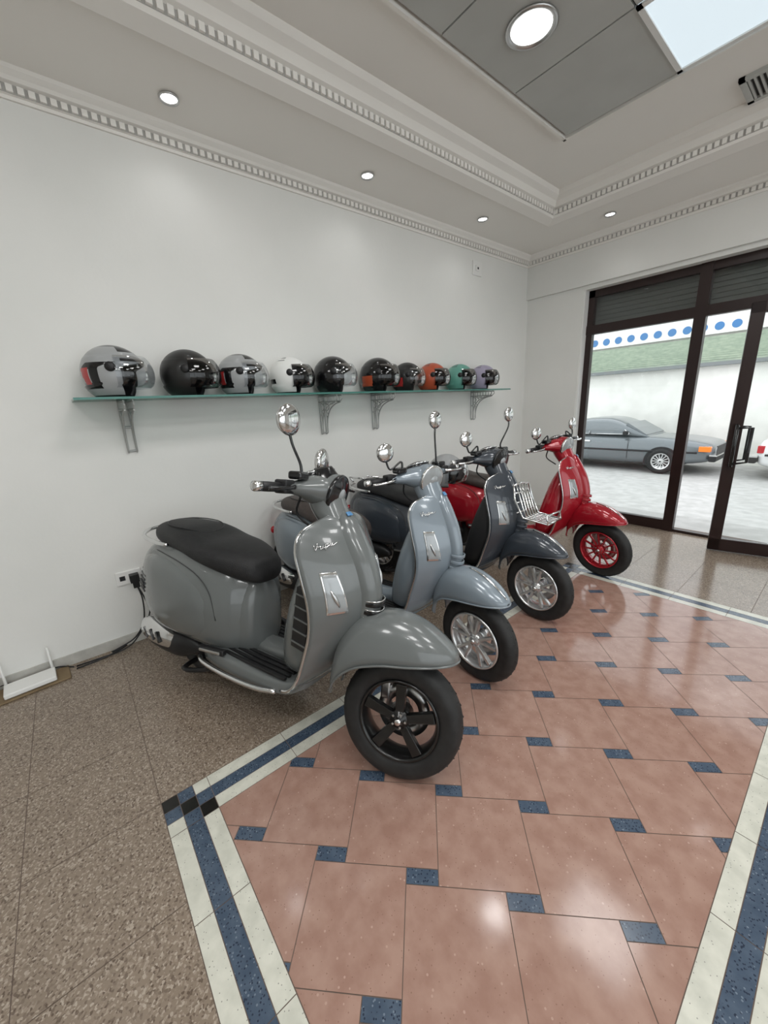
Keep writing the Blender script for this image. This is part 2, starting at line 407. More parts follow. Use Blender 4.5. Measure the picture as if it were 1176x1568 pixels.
b=B(); b.box(-.07,.085,-.19,.17,.0,.012,1); b.box(-.055,.07,-.11,.11,.015,.042,0)
bevel(b.obj('housing_on_board',[M['router'],noisy('brown_cardboard',(.16,.11,.06),(.22,.16,.09),8,.8)],rt),.006,3)
for y in (-.1,.1): tubeo('antenna',[(-.05,y,.035),(-.055,y,.09),(-.06,y,.17)],[.008,.007,.005],M['router'],rt,8)
tubeo('ethernet_cable',[(-.05,-.05,.03),(-.08,-.1,.03),(-.07,-.2,.02),(-.03,-.32,.006),(.05,-.45,.006)],.003,M['black'],rt,6,20)
tubeo('power_lead',[(-.05,.04,.03),(-.075,.07,.025),(-.07,.13,.018),(-.03,.19,.006)],.004,M['black'],rt,6,20)
# ---------------------------------------------------------------- shelf
sh=empty('glass_shelf',(0,0,0))
b=B(); b.box(WX,-2.5,.08,3.86,1.52,1.532,0); b.box(-2.5,-2.498,.08,3.86,1.52,1.532,1); b.box(WX,-2.498,.078,.08,1.52,1.532,1)
b.obj('glass_plate',[M['shelfglass'],M['glassedge']],sh)
M['iron']=pmat('grey_painted_iron',(.40,.41,.40),.4,.3)
for y in (.31,1.66,2.19,3.58):
    bb=B()
    for dy in (-.022,.022):
        def tb(p,r=.005,sm=0):
            v,f=tube([(WX+q[0],y+dy,1.519-q[1]) for q in p],r,6,sm); bb.add(v,f)
        tb([(.006,.0),(.006,.30)]); tb([(0,.008),(.27,.008)]); tb([(0,.05),(.25,.05)])
        tb([(.03,.28),(.045,.18),(.09,.11),(.17,.07),(.25,.055)],.005,14)
        tb([(.006,.30),(.03,.29),(.035,.25),(.03,.05)],.004,10)
        for k in range(6): tb([(.06+k*.035,.01),(.06+k*.035,.05)],.003)
        tb([(.035,.06),(.06,.07),(.08,.09),(.06,.11),(.035,.12)],.0035,10)
        tb([(.035,.13),(.05,.135),(.055,.15),(.045,.165),(.035,.16)],.003,10)
        tb([(.09,.055),(.11,.07),(.14,.065),(.15,.055)],.003,10)
        tb([(.27,.008),(.275,.03),(.25,.05)],.004)
    for z in (.01,.15,.29):
        v,f=tube([(WX+.006,y-.022,1.519-z),(WX+.006,y+.022,1.519-z)],.006,6); bb.add(v,f)
    bb.obj('bracket',M['iron'],sh)
# ---------------------------------------------------------------- helmets
def helmet(loc,rot,cols,gfx=0,vis='visor',s=1.08,name='motorcycle_helmet'):
    e=empty(name,loc); e.rotation_euler=(0,0,rot*D2R); e.scale=(s,s,s)
    rx,ry,rz=.138,.122,.136; zc=.108
    def pt(az,th,k=1):
        x=rx*math.sin(th)*math.cos(az)*k
        return (x-(.008 if th>2 else 0),ry*math.sin(th)*math.sin(az)*k,zc+rz*math.cos(th)*k*(.97 if th<1 else 1))
    nr,nc=46,90; v=[];f=[];fm=[]
    TH=[ (1+ (143-1)*i/(nr-1)) for i in range(nr)]
    for th in TH:
        t=min(1,max(0,(th-66)/16)); A=1+62*(t*t*(3-2*t))
        if th>112: A-= (th-112)*.35
        for j in range(nc):
            az=A+(360-2*A)*j/(nc-1); v.append(pt(az*D2R,th*D2R))
    mats=[cols[0],cols[1],cols[2],M['black']]
    for i in range(nr-1):
        for j in range(nc-1):
            f.append([i*nc+j,(i+1)*nc+j,(i+1)*nc+j+1,i*nc+j+1])
            th=(TH[i]+TH[i+1])/2; az=360*(j+.5)/nc; a=min(az,360-az); m=0
            if gfx==1:
                if th<26 or (a<60 and th<45): m=1
                elif 80<th<112 and 95<a<132-(th-80)*.3: m=2
                elif 70<th<84 and 62<a<128: m=1
                elif 108<th<122 and 60<a<150: m=1
                elif 84<=th<=108 and 62<a<92: m=1
            elif gfx==2:
                if 88<th<122 and 60<a<118+(th-88)*.4: m=2
            elif gfx==3:
                if 96<th<108 and a>100: m=1
                if th<40 and a>20 and (int(th/9)%2==0) and 100<a<140: m=1
            if th>136: m=3
            fm.append(m)
    o=mesh('shell',v,f,mats,e,True,fm); so=o.modifiers.new('s','SOLIDIFY'); so.thickness=.022; so.offset=-1; so.material_offset=3; so.material_offset_rim=3
    v=[];n1,n2=10,24
    for i in range(n1):
        th=(15+100*i/(n1-1))*D2R
        for j in range(n2):
            a=(55+250*j/(n2-1))*D2R; v.append(pt(a,th,.82))
    mesh('padding',v,gridfaces(n1,n2,False),M['black'],e)
    v=[];n1,n2=14,30
    for i in range(n1):
        th=(57+60*i/(n1-1))*D2R
        k=1.05+.07*math.sin(math.pi*min(1,(i/(n1-1))*.8))
        for j in range(n2):
            a=(-74+148*j/(n2-1)); kk=k+.03*math.cos(a*D2R); x,y,z=pt(a*D2R,th,kk); v.append((x+.012*math.cos(a*D2R),y,z))
    mesh('visor',v,gridfaces(n1,n2,False),M[vis],e)
    for sg in (-1,1):
        p=pt(sg*80*D2R,80*D2R,1.02)
        lathe('pivot',[(.001,.008*sg),(.018,.008*sg),(.022,.002*sg),(.022,-.008*sg)],M['black'],e,c=p,n=20)
    rim=[pt((a)*D2R,66*D2R,1.015) for a in range(-60,61,10)]
    tubeo('brow_band',rim,.006,M['black'],e,6)
    return e
hg=pmat('helmet_grey',(.33,.34,.345),.3,.0,.3); hr=pmat('helmet_red',(.42,.03,.03),.3,0,.3); hb=M['gblack']; hw_=pmat('helmet_white',(.78,.79,.77),.3,0,.3)
ho=pmat('helmet_orange',(.42,.075,.03),.35,0,.2); ht=pmat('helmet_teal',(.12,.33,.27),.35,0,.2); hl=pmat('helmet_lilac',(.36,.33,.44),.35,0,.2); hm=pmat('helmet_matt_black',(.012,.012,.012),.38,0,.2)
SZ=1.5335
for (y,cols,gf,vis,r,s) in [(.29,(hg,hb,hr),1,'visor',66,1.12),(.66,(hm,hb,hb),0,'smoke',60,1.1),(.98,(hg,hb,hr),1,'visor',57,1.05),(1.33,(hw_,hb,hb),3,'smoke',52,1.02),
    (1.69,(hb,hb,hb),0,'visor',48,1.1),(2.13,(hb,hb,ho),2,'smoke',42,1.12),(2.46,(hm,hb,hr),2,'visor',40,1.0),(2.78,(ho,hb,hb),3,'smoke',36,1.02),(3.17,(ht,hb,hb),3,'smoke',33,1.02),(3.55,(hl,hb,hb),3,'smoke',30,1.02)]:
    helmet((-2.64,y,SZ),r,cols,gf,vis,s)
# ---------------------------------------------------------------- scooter
def wheel(par,cx,R,rimc,style,hwid=.058,side=-1,disc=True):
    e=empty('wheel',(cx,0,R),par)
    rr=.155
    k=(R-rr)/(.24-.155); w=hwid/.06
    tp=[(.150,.040),(.158,.050),(.172,.056),(.195,.060),(.214,.056),(.228,.043),(.237,.023),(.24,0)]
    tp=[(rr+(r-.155)*k,y*w) for r,y in tp]; tp=tp+[(r,-y) for r,y in tp[-2::-1]]
    lathe('tyre',tp,M['rubber'],e,n=72)
    bb=B()
    for i in range(34):
        a=2*math.pi*i/34
        for sg in (-1,1):
            T=Matrix.Rotation(-(a+sg*.045),4,'Y')@Matrix.Translation((R*.963,sg*.029*w,0))@Matrix.Rotation(sg*.62,4,'Z')@Matrix.Rotation(sg*.5,4,'X')
            bb.box(-.002,.0015,-.017,.017,-.0025,.0025,0,T)
    bb.obj('tread',M['black'],e)
    lathe('rim_barrel',[(.156,.040),(.153,.047),(.147,.047),(.143,.038),(.136,.02),(.134,0),(.136,-.02),(.143,-.038),(.147,-.047),(.153,-.047),(.156,-.040)],rimc,e,n=56)
    lathe('hub',[(.001,-.045),(.018,-.045),(.02,-.038),(.034,-.036),(.04,-.02),(.042,.03),(.001,.03)],rimc,e,n=32)
    lathe('axle_nut',[(.001,-.056),(.011,-.056),(.013,-.044),(.013,-.04)],M['chrome'],e,n=12)
    bb=B()
    for i in range(5):
        a=2*math.pi*i/5; T=Matrix.Rotation(a,4,'Y')@Matrix.Translation((.026,-.04,0)); bb.box(-.004,.004,-.004,.004,-.004,.004,0,T)
    bevel(bb.obj('hub_bolts',M['steel'],e),.001)
    bb=B()
    def spoke(a,r0,r1,w0,w1,y0,y1,t=.012,skew=0):
        P=[]
        for (r,wd,y,aa) in ((r0,w0,y0,a),(r1,w1,y1,a+skew)):
            for (s1,s2) in ((-1,-1),(1,-1),(1,1),(-1,1)):
                ang=aa; px=r*math.cos(ang)-s1*wd*math.sin(ang); pz=r*math.sin(ang)+s1*wd*math.cos(ang)
                P.append((px,y+s2*t,pz))
        b0=len(bb.v); bb.v+=P
        bb.f+=[[b0+i for i in q] for q in ((3,2,1,0),(4,5,6,7),(0,1,5,4),(1,2,6,5),(2,3,7,6),(3,0,4,7))]; bb.m+=[0]*6
    if style=='five':
        for i in range(5): spoke(2*math.pi*i/5+.3,.03,.14,.016,.021,-.024,-.030)
    elif style=='ten':
        for i in range(5):
            for sg in (-1,1): spoke(2*math.pi*i/5+.3+sg*.10,.032,.14,.009,.008,-.024,-.032,skew=sg*.13)
    else:
        for i in range(12): spoke(2*math.pi*i/12+.1,.03,.14,.007,.006,-.022,-.032,t=.008)
    bevel(bb.obj('spokes',rimc,e),.003)
    if disc:
        lathe('brake_disc',[(.06,.034),(.105,.034),(.105,.038),(.06,.038)],M['steel'],e,n=40,closedprof=True)
        bb=B(); bb.box(-.10,-.06,.028,.055,.03,.10); bevel(bb.obj('caliper',M['steel'],e),.008)
    return e
SHB=np.array([ # x,z,halfwidth,bow
 (.82,.252,.165,.0),(.90,.253,.17,.005),(.975,.275,.175,.02),(1.06,.345,.184,.05),(1.135,.45,.193,.08),(1.20,.57,.202,.105),(1.225,.68,.21,.125),(1.205,.79,.218,.13),(1.165,.875,.216,.115),(1.13,.935,.185,.085),(1.10,.966,.118,.04),(1.08,.98,.06,.015)])
SHS=SHB.copy(); SHS[:,2]*=.90; SHS[:,0]-=np.array([0,0,0,0,.01,.015,.02,.02,.015,.01,.0,.0])
SHf=None
def shp(s,t,off=0):
    def base(s,t):
        i=min(max(s,0),1)*199; j=min(int(i),198); r=SHf[j]*(1-(i-j))+SHf[j+1]*(i-j)
        return np.array([r[0]-r[3]*abs(t)**1.75, t*r[2], r[1]])
    p=base(s,t)
    if off:
        a=base(min(s+.01,1),t)-base(max(s-.01,0),t); q=base(s,min(t+.02,1))-base(s,max(t-.02,-1)); n=np.cross(q,a); n/=np.linalg.norm(n)
        if n[0]<0 and s>.3: n=-n
        p=p+n*off
    return p
def shpatch(name,s0,s1,t0,t1,offf,mat,par,ns=16,nt=12,tfun=None,sol=.0):
    v=[]
    for i in range(ns):
        a=i/(ns-1); s=s0+(s1-s0)*a
        for j in range(nt):
            q=j/(nt-1)
            ta,tb=(t0,t1) if tfun is None else tfun(a)
            t=ta+(tb-ta)*q
            v.append(shp(s,t,offf(a,q) if callable(offf) else offf))
    o=mesh(name,v,gridfaces(ns,nt,False),mat,par)
    if sol:
        m=o.modifiers.new('s','SOLIDIFY'); m.thickness=sol; m.offset=0
        bevel(o,sol*.3)
    return o
def scooter(loc,head,lean,steer,sc,paint,seatm,rimc,rimstyle,inner=None,big=True,mirr=((1.36,-.20,.95),(1.24,.24,.97)),mirbig=1.0,frack=False,rrack=False,trim=None,rs=0.0):
    global SHf
    SHf=cr(SHB if big else SHS,200)
    e=empty('motor_scooter',loc); e.rotation_mode='XYZ'
    e.matrix_world=Matrix.Translation(loc)@Matrix.Rotation(head*D2R,4,'Z')@Matrix.Rotation(-lean*D2R,4,'X')@Matrix.Scale(sc,4)@Matrix.Translation((-1.375,0,0))
    trim=trim or M['chrome']; inner=inner or paint
    R=.235
    rg=empty('rear_assembly',(rs,0,0),e)
    wheel(rg,0,R,rimc,rimstyle,.062)
    ax=Vector((-.454,0,.891)); pv=Vector((1.375,0,.24))
    st=empty('steering',(0,0,0),e); st.matrix_local=Matrix.Translation(pv)@Matrix.Rotation(steer*D2R,4,ax)@Matrix.Translation(-pv)
    wheel(st,1.375,R,rimc,rimstyle,.050 if big else .044)
    tubeo('fork',[(1.07,.0,.84),(1.15,.02,.68),(1.235,.070,.50),(1.29,.09,.36),(1.30,.09,.27)],[.03,.03,.028,.024,.02],M['steel'],st,12,16)
    tubeo('swing_arm',[(1.28,.084,.33),(1.30,.088,.20),(1.375,.078,.24)],[.02,.022,.026],M['steel'],st,10,12)
    tubeo('damper',[(1.36,.092,.27),(1.26,.086,.50)],.024,M['black'],st,12)
    # front fender: rows x,z_low,z_top,halfwidth
    FP=np.array([(1.095,.285,.36,.050),(1.105,.31,.47,.084),(1.14,.375,.555,.110),(1.21,.435,.612,.125),(1.31,.468,.635,.128),(1.40,.478,.622,.120),(1.47,.484,.592,.104),(1.525,.488,.556,.078),(1.56,.490,.528,.046),(1.575,.491,.505,.012)]) if big else \
       np.array([(1.10,.29,.36,.045),(1.11,.32,.47,.072),(1.145,.385,.55,.092),(1.21,.44,.600,.104),(1.30,.468,.618,.108),(1.38,.478,.606,.102),(1.45,.484,.578,.088),(1.505,.488,.545,.065),(1.54,.490,.520,.036),(1.553,.491,.503,.01)])
    R_=cr(FP,44); v=[];nn=29
    for r in R_:
        for k in range(nn):
            a=math.pi*k/(nn-1); c,s=math.cos(a),math.sin(a)
            y=max(r[3],.004)*math.copysign(abs(c)**.75,c); z=r[1]+(r[2]-r[1])*abs(s)**.8
            v.append((r[0],y,z))
    o=mesh('front_fender',v,gridfaces(44,nn,False),paint,st); m=o.modifiers.new('s','SOLIDIFY'); m.thickness=.006
    rim=[v[i*nn] for i in range(44)]+[v[i*nn+nn-1] for i in range(43,-1,-1)]
    tubeo('fender_edge',rim,.0045,paint,st,6)
    if not big: tubeo('fender_crest',[(r[0],0,r[2]+.003) for r in R_[20:40]],[.003,.007,.006,.003],trim,st,8)
    # legshield
    ns,nt=56,37; v=[]
    for i in range(ns):
        for j in range(nt): v.append(shp(i/(ns-1),-1+2*j/(nt-1)))
    o=mesh('leg_shield',v,gridfaces(ns,nt,False),[paint,inner],e); m=o.modifiers.new('s','SOLIDIFY'); m.thickness=.016; m.offset=0
    edge=[shp(i/40,-1) for i in range(4,41)]+[shp(1,t/5) for t in range(-4,5)]+[shp(1-i/40,1) for i in range(0,37)]
    tubeo('leg_shield_trim',edge,.0080,trim,e,8)
    loftx('inner_panel',[(.84,.29,.36,.05,0),(.88,.29,.52,.13,.1),(.94,.29,.74,.165,.2),(1.0,.32,.87,.17,.3),(1.06,.40,.92,.15,.3),(1.10,.5,.90,.10,.3)],inner,e,16,3)
    if big:
        for sg in (-1,1):
            bb=B()
            T=Matrix.Rotation(.16,4,'Y')@Matrix.Translation((-.09,0,.16))
            bb.box(.975,1.045,sg*.150,sg*.178,.47,.72,0,T)
            for k in range(5):
                z=.49+k*.05; bb.box(.972,1.05,sg*.17,sg*.181,z,z+.006,1,T)
            bb.obj('radiator_grille',[M['black'],paint],e)
    # nose ridge
    nw=(lambda a:.23+.10*a) if big else (lambda a:.17+.12*a)
    shpatch('nose_ridge',.44,.985,0,0,lambda a,q:.004+.046*(1-abs(2*q-1)**2.4)*(1-.55*a)*min(1,a*14+.25),paint,e,34,17,lambda a:(-nw(a),nw(a)))
    for k in range(3):
        s0=.475+k*.026
        shpatch('horn_slot',s0,s0+.013,-.20,.20,lambda a,q:.014+.043*(1-abs(2*q-1)**2.4),M['gblack'] if big else paint,e,3,13,None,.006)
        if big: shpatch('horn_slot_trim',s0+.0145,s0+.018,-.20,.20,lambda a,q:.015+.043*(1-abs(2*q-1)**2.4),trim,e,3,13,None,.005)
    if big:
        for sg in(-1,1):
            tubeo('nose_seam',[shp(.45+.50*i/14,sg*(nw(i/14)+.01),.004) for i in range(15)],.0025,M['dark'],e,6)
    shpatch('badge',.885,.93,-.10,.10,.034,M['bluebadge'],e,3,3,None,.004)
    for sg in (-1,1):
        shpatch('indicator_frame',.515,.645,0,0,.006,M['chrome'],e,6,5,lambda a:(sg*(.46+.10*a),sg*(.79-.0*a)),.010)
        shpatch('indicator_lens',.524,.636,0,0,.0125,M['lens'],e,6,5,lambda a:(sg*(.495+.09*a),sg*(.765)),.006)
        tubeo('indicator_bulb',[shp(.54+.05*u/6,sg*(.61+.015*u),.015) for u in range(7)],[.003,.008,.008,.003],M['steel'],e,8)
    # script emblem: five joined letters in chrome wire
    W=[(0,1.0),(.06,.0),(.14,.9),(.12,1.1),(.16,.45),(.26,.55),(.24,.05),(.32,.1),(.38,.5),(.33,.15),(.42,.1),(.46,.6),(.44,-.4),(.46,.5),(.55,.5),(.53,.05),(.46,.1),(.60,.2),(.70,.55),(.64,.2),(.70,.05),(.76,.5),(.74,.1),(.82,.1),(1.0,.3)]
    pts=[shp(.725+.022*x+.026*z,-.78+.36*x,.012) for x,z in cr(W,90)]
    tubeo('script_emblem',pts,.0017,M['chrome'],e,5)
    # floorboard
    loftx('floor_section',[(.30,.215,.30,.13,0),(.42,.215,.315,.185,0),(.6,.215,.305,.195,0),(.8,.215,.295,.185,0),(.93,.235,.30,.17,0),(1.0,.27,.32,.14,0)],paint,e,20,6)
    loftx('centre_tunnel',[(.42,.28,.42,.075,.2),(.5,.28,.365,.062,.3),(.65,.28,.345,.058,.3),(.8,.28,.36,.06,.3),(.93,.28,.42,.075,.3),(1.0,.30,.50,.09,.3)],inner if not big else paint,e,18,2.6)
    bb=B()
    for sg in (-1,1):
        for k in range(4):
            y=sg*(.082+k*.026); bb.box(.50+.01*k,.92,y-.008,y+.008,.300,.311)
    bevel(bb.obj('floor_strips',M['black'],e),.002)
    for sg in (-1,1):
        tubeo('side_rail',[(.34,sg*.175,.232),(.42,sg*.205,.235),(.6,sg*.213,.235),(.78,sg*.203,.238),(.88,sg*.182,.248)],.011,trim,e,8,20)
    loftx('seat_post',[(.24,.24,.68,.17,.1),(.35,.24,.68,.155,.2),(.44,.25,.665,.13,.25),(.495,.27,.63,.10,.3),(.52,.32,.55,.05,.3)],paint,rg,16,3)
    # rear body
    if big:
        BP=[(-.355,.48,.60,.04,0),(-.34,.42,.65,.10,.0),(-.30,.35,.70,.155,.05),(-.21,.30,.74,.20,.12),(-.08,.275,.765,.228,.18),(.06,.265,.77,.238,.22),(.19,.262,.76,.236,.24),(.31,.262,.735,.215,.25),(.41,.27,.70,.175,.25),(.48,.30,.64,.10,.25)]
    else:
        BP=[(-.355,.50,.585,.03,0),(-.34,.445,.635,.085,.0),(-.30,.39,.69,.135,.05),(-.22,.34,.735,.175,.12),(-.09,.312,.765,.20,.2),(.05,.30,.77,.212,.24),(.19,.295,.76,.208,.26),(.31,.29,.735,.19,.26),(.40,.29,.70,.16,.25),(.46,.32,.64,.10,.25)]
    ee=3.1 if big else 2.7
    loftx('rear_body',BP,paint,rg,44,ee,44)
    bpf=cr(BP,100)
    def by(x,z,off=0):
        i=np.argmin(abs(bpf[:,0]-x)); r=bpf[i]; zc=(r[1]+r[2])/2; hz=(r[2]-r[1])/2; s=max(-1,min(1,(z-zc)/hz)); sa=abs(s)**(ee/2); c=math.sqrt(max(0,1-sa*sa))
        return r[3]*c**(2/ee)*(1-r[4]*max(0,math.copysign(sa,s)))+off
    CP=[(-.29,.43,.62,.02,0),(-.26,.385,.655,.05,0),(-.18,.345,.68,.075,0),(-.05,.32,.69,.088,0),(.08,.315,.68,.09,0),(.2,.325,.65,.08,0),(.3,.355,.60,.058,0),(.37,.40,.53,.015,0)]
    yo=.166 if big else .138
    for sg in (-1,1):
        loftx('side_cowl',[(x,a,c,h,0,sg*(yo- .25*max(0,-x-.1))) for x,a,c,h,_ in CP],paint,rg,30,2.5,28)
        tubeo('cowl_seam',[(x,sg*(by(x,z)+.002),z) for x,z in ((-.30,.68),(-.1,.705),(.1,.69),(.26,.65),(.35,.58),(.385,.46))],.0022,M['dark'],rg,5,24)
        if big:
            bb=B()
            for k in range(6):
                z=.500+k*.021; x0=-.185+k*.006
                T=Matrix.Translation((x0,sg*(.166-.25*.085+.0765-.004*abs(k-2)),z))@Matrix.Rotation(-sg*-.30,4,'Z')
                bb.box(-.048,.055,-.010,.010,-.005,.005,0,T)
            bevel(bb.obj('air_vents',M['black'],rg),.002)
        bb=B(); T=Matrix.Translation((.36,sg*.20,.315))@Matrix.Rotation(sg*-.2,4,'Z'); bb.box(-.075,.075,-.014,.014,-.014,.014,0,T); 
        bevel(bb.obj('passenger_footrest',M['black'],rg),.008,3)
        bb=B(); T=Matrix.Translation((.36,sg*.207,.315))@Matrix.Rotation(sg*-.2,4,'Z'); bb.box(-.06,.06,-.012,.012,-.007,.007,0,T); bevel(bb.obj('footrest_insert',M['steel'],rg),.004)
    # seat
    SP=[(-.265,.755,.785,.04,0),(-.25,.735,.81,.09,.05),(-.20,.72,.832,.125,.1),(-.10,.71,.838,.152,.12),(.02,.705,.835,.165,.12),(.10,.70,.82,.172,.12),(.20,.68,.795,.175,.12),(.32,.655,.785,.165,.14),(.43,.63,.765,.135,.16),(.51,.62,.735,.095,.16),(.54,.63,.69,.05,.1)]
    loftx('seat',SP,seatm,rg,44,2.9,36)
    ring=[(.0+.17*math.cos(a)-.03,.115*math.sin(a)) for a in [2*math.pi*k/40 for k in range(40)]]
    spf=cr(SP,160)
    def seatz(x): return spf[np.argmin(abs(spf[:,0]-x))][2]
    tubeo('seat_piping',[(x,y,seatz(x)-.001-abs(y/.16)**3*.02) for x,y in ring],.003,M['black'],rg,5,closed=True)
    tubeo('grab_rail',[(-.02,-.165,.745),(-.10,-.18,.75),(-.24,-.165,.76),(-.315,-.10,.775),(-.335,0,.78),(-.315,.10,.775),(-.24,.165,.76),(-.10,.18,.75),(-.02,.165,.745)],.010,M['chrome'],rg,8,40)
    ellipsoid('tail_light',(-.345,0,.60),(.035,.075,.05),M['redlens'],rg)
    for sg in (-1,1): ellipsoid('rear_indicator',(-.325,sg*.115,.56),(.02,.026,.03),M['redlens'] if not big else M['lens'],rg)
    bb=B(); T=Matrix.Translation((-.36,0,.40))@Matrix.Rotation(.35,4,'Y'); bb.box(-.006,.006,-.09,.09,-.14,.10,0,T); bevel(bb.obj('plate_holder',M['black'],rg),.004)
    v=[]
    for i in range(14):
        a=(70+110*i/13)*D2R
        for j in range(9):
            w=-1+2*j/8; rr_=.285-.02*w*w; v.append((rr_*math.cos(a),.075*w,.24+rr_*math.sin(a)*1.0))
    o=mesh('rear_fender',v,gridfaces(14,9,False),M['black'],rg); m=o.modifiers.new('s','SOLIDIFY'); m.thickness=.004
    loftx('engine_case',[(-.03,.19,.29,.03,0,.11),(.0,.17,.31,.045,0,.115),(.12,.18,.30,.05,0,.11),(.28,.18,.28,.05,0,.10),(.38,.2,.27,.05,0,.07)],M['steel'],rg,12,2.6)
    loftx('muffler',[(-.22,.24,.27,.012,0,-.17),(-.205,.19,.31,.045,0,-.17),(-.10,.175,.325,.062,0,-.165),(.06,.175,.315,.062,0,-.155),(.14,.20,.30,.045,0,-.145),(.2,.22,.26,.02,0,-.14)],M['black'],rg,20,2.4)
    loftx('muffler_guard',[(-.225,.275,.30,.012,0,-.20),(-.20,.23,.335,.035,0,-.205),(-.10,.21,.335,.04,0,-.20),(.02,.215,.31,.032,0,-.195),(.07,.235,.29,.01,0,-.19)],M['chrome'],rg,20,2.2)
    bb=B()
    for k in range(3):
        T=Matrix.Translation((-.15+.055*k,-.238,.275))@Matrix.Rotation(-.5,4,'Y'); bb.box(-.008,.008,-.006,.006,-.03,.03,0,T)
    bevel(bb.obj('guard_slots',M['gblack'],rg),.003)
    tubeo('exhaust_tip',[(-.18,-.175,.22),(-.25,-.175,.20)],.022,M['steel'],rg,12)
    tg=math.tan(lean*D2R)
    tubeo('side_stand',[(.60,.12,.225),(.585,.19,.13),(.56,.255,.255*tg+.012)],.011,M['black'],e,8,8)
    tubeo('centre_stand',[(.45,-.13,.21),(.30,-.14,.12),(.16,-.15,.10),(.16,.15,.10),(.30,.14,.12),(.45,.13,.21)],.013,M['black'],e,8,20)
    # headset (on steering)
    hx,hz=.985,1.075
    v=[]; HP=cr([(-.215,.020,.020,-.04,.0),(-.17,.028,.024,-.034,.0),(-.12,.047,.036,-.02,.0),(-.07,.070,.055,-.005,-.002),(0,.082,.064,0,-.004),(.07,.070,.055,-.005,-.002),(.12,.047,.036,-.02,.0),(.17,.028,.024,-.034,.0),(.215,.020,.020,-.04,.0)],30)
    for r in HP:
        for k in range(20):
            a=2*math.pi*k/20; v.append((hx+r[3]+r[1]*math.cos(a),r[0],hz+r[4]+r[2]*math.sin(a)))
    mesh('headset',v,gridfaces(30,20),paint,st)
    v=[];
    for r in cr([(1.10,.86,.055,.05),(1.065,.93,.070,.070),(1.02,1.0,.078,.076),(.99,1.07,.074,.074)],12):
        for k in range(20):
            a=2*math.pi*k/20; v.append((r[0]+r[2]*math.cos(a),r[3]*math.sin(a),r[1]))
    mesh('headset_neck',v,gridfaces(12,20),paint,st)
    hl_=empty('headlight',(hx+.022,0,hz-.008),st); hl_.rotation_euler=(0,12*D2R,0)
    lathe('bowl',[(.062,-.05),(.075,-.01),(.079,.03),(.077,.045)],paint,hl_,axis='x',n=36)
    lathe('ring',[(.079,.036),(.082,.046),(.079,.053),(.073,.052)],M['chrome'] if not (frack or big) else M['gblack'],hl_,axis='x',n=36)
    lathe('glass',[(.001,.066),(.04,.063),(.073,.052)],M['gblack'] if (big or frack) else M['lens'],hl_,axis='x',n=36)
    lathe('projector',[(.001,.070),(.022,.069),(.03,.062)],M['lens'],hl_,axis='x',n=24)
    ellipsoid('dashboard',(hx-.045,0,hz+.045),(.062,.075,.028),M['gblack'],st,Matrix.Rotation(-.35,3,'Y'))
    tubeo('dash_ring',[(hx-.045+.055*math.cos(a),.068*math.sin(a),hz+.057+.055*math.cos(a)*.37) for a in [2*math.pi*k/24 for k in range(24)]],.004,M['chrome'],st,6,closed=True)
    if big:
        v=[]
        for i in range(8):
            for j in range(13):
                w=-1+2*j/12; k=i/7; z=hz+.045+.05*k; v.append((hx+.075-.045*k-.05*w*w,w*(.075-.025*k*k),z-.015*w*w))
        o=mesh('fly_screen',v,gridfaces(8,13,False),M['gblack'],st); m=o.modifiers.new('s','SOLIDIFY'); m.thickness=.004
    for sg in (-1,1):
        gx=hx-.045
        def gp(y,dz=0,dx=0): return (gx-.10*(y-.2)+dx,sg*y,hz+dz+.0)
        bb=B(); T=Matrix.Translation(gp(.205,.002)); bb.box(-.026,.026,-.03,.03,-.024,.026,0,T); bevel(bb.obj('switch_block',M['black'],st),.008,3)
        v,f=tube([gp(.215),gp(.29),gp(.325)],[.0165,.0175,.0165],14); mesh('grip',v,f,M['black'],st)
        v,f=tube([gp(.323),gp(.329),gp(.355),gp(.359)],[.012,.0175,.0175,.010],14); mesh('bar_end',v,f,M['chrome'],st)
        v,f=tube([gp(.19,.004,.03),gp(.23,.002,.055),gp(.29,-.002,.058),gp(.34,-.004,.045)],[.009,.007,.0065,.0075],8,14); mesh('brake_lever',v,f,M['gblack'] if big else M['chrome'],st)
        bb=B(); T=Matrix.Translation((gx+.02,sg*.15,hz+.045)); bb.box(-.028,.028,-.032,.032,-.014,.016,0,T); bevel(bb.obj('brake_reservoir',M['gblack'],st),.009,3)
        mz,my,mxx=mirr[0] if sg<0 else mirr[1]
        my=abs(my)*sg
        tubeo('mirror_stalk',[(gx+.02,sg*.13,hz+.05),(gx+.015,sg*.135,hz+.09),(mxx+.01,my*.9,mz-.09),(mxx,my,mz-.035)],[.0065,.0055,.005,.006],M['gblack'],st,8,20)
        rot=Matrix.Rotation(.12*sg,3,'Z')
        ellipsoid('mirror_shell',(mxx,my,mz),(.022,.052*mirbig,.044*mirbig*1.15),M['chrome'],st,rot,24,14)
        ellipsoid('mirror_glass',(mxx-.012,my,mz),(.012,.046*mirbig,.039*mirbig*1.15),M['steel'],st,rot,24,14)
    for sg in (-1,1): tubeo('cable',[(hx-.03,sg*.12,hz-.03),(hx-.06,sg*.09,hz-.10),(hx+.0,sg*.05,hz-.16)],.005,M['black'],st,6,10)
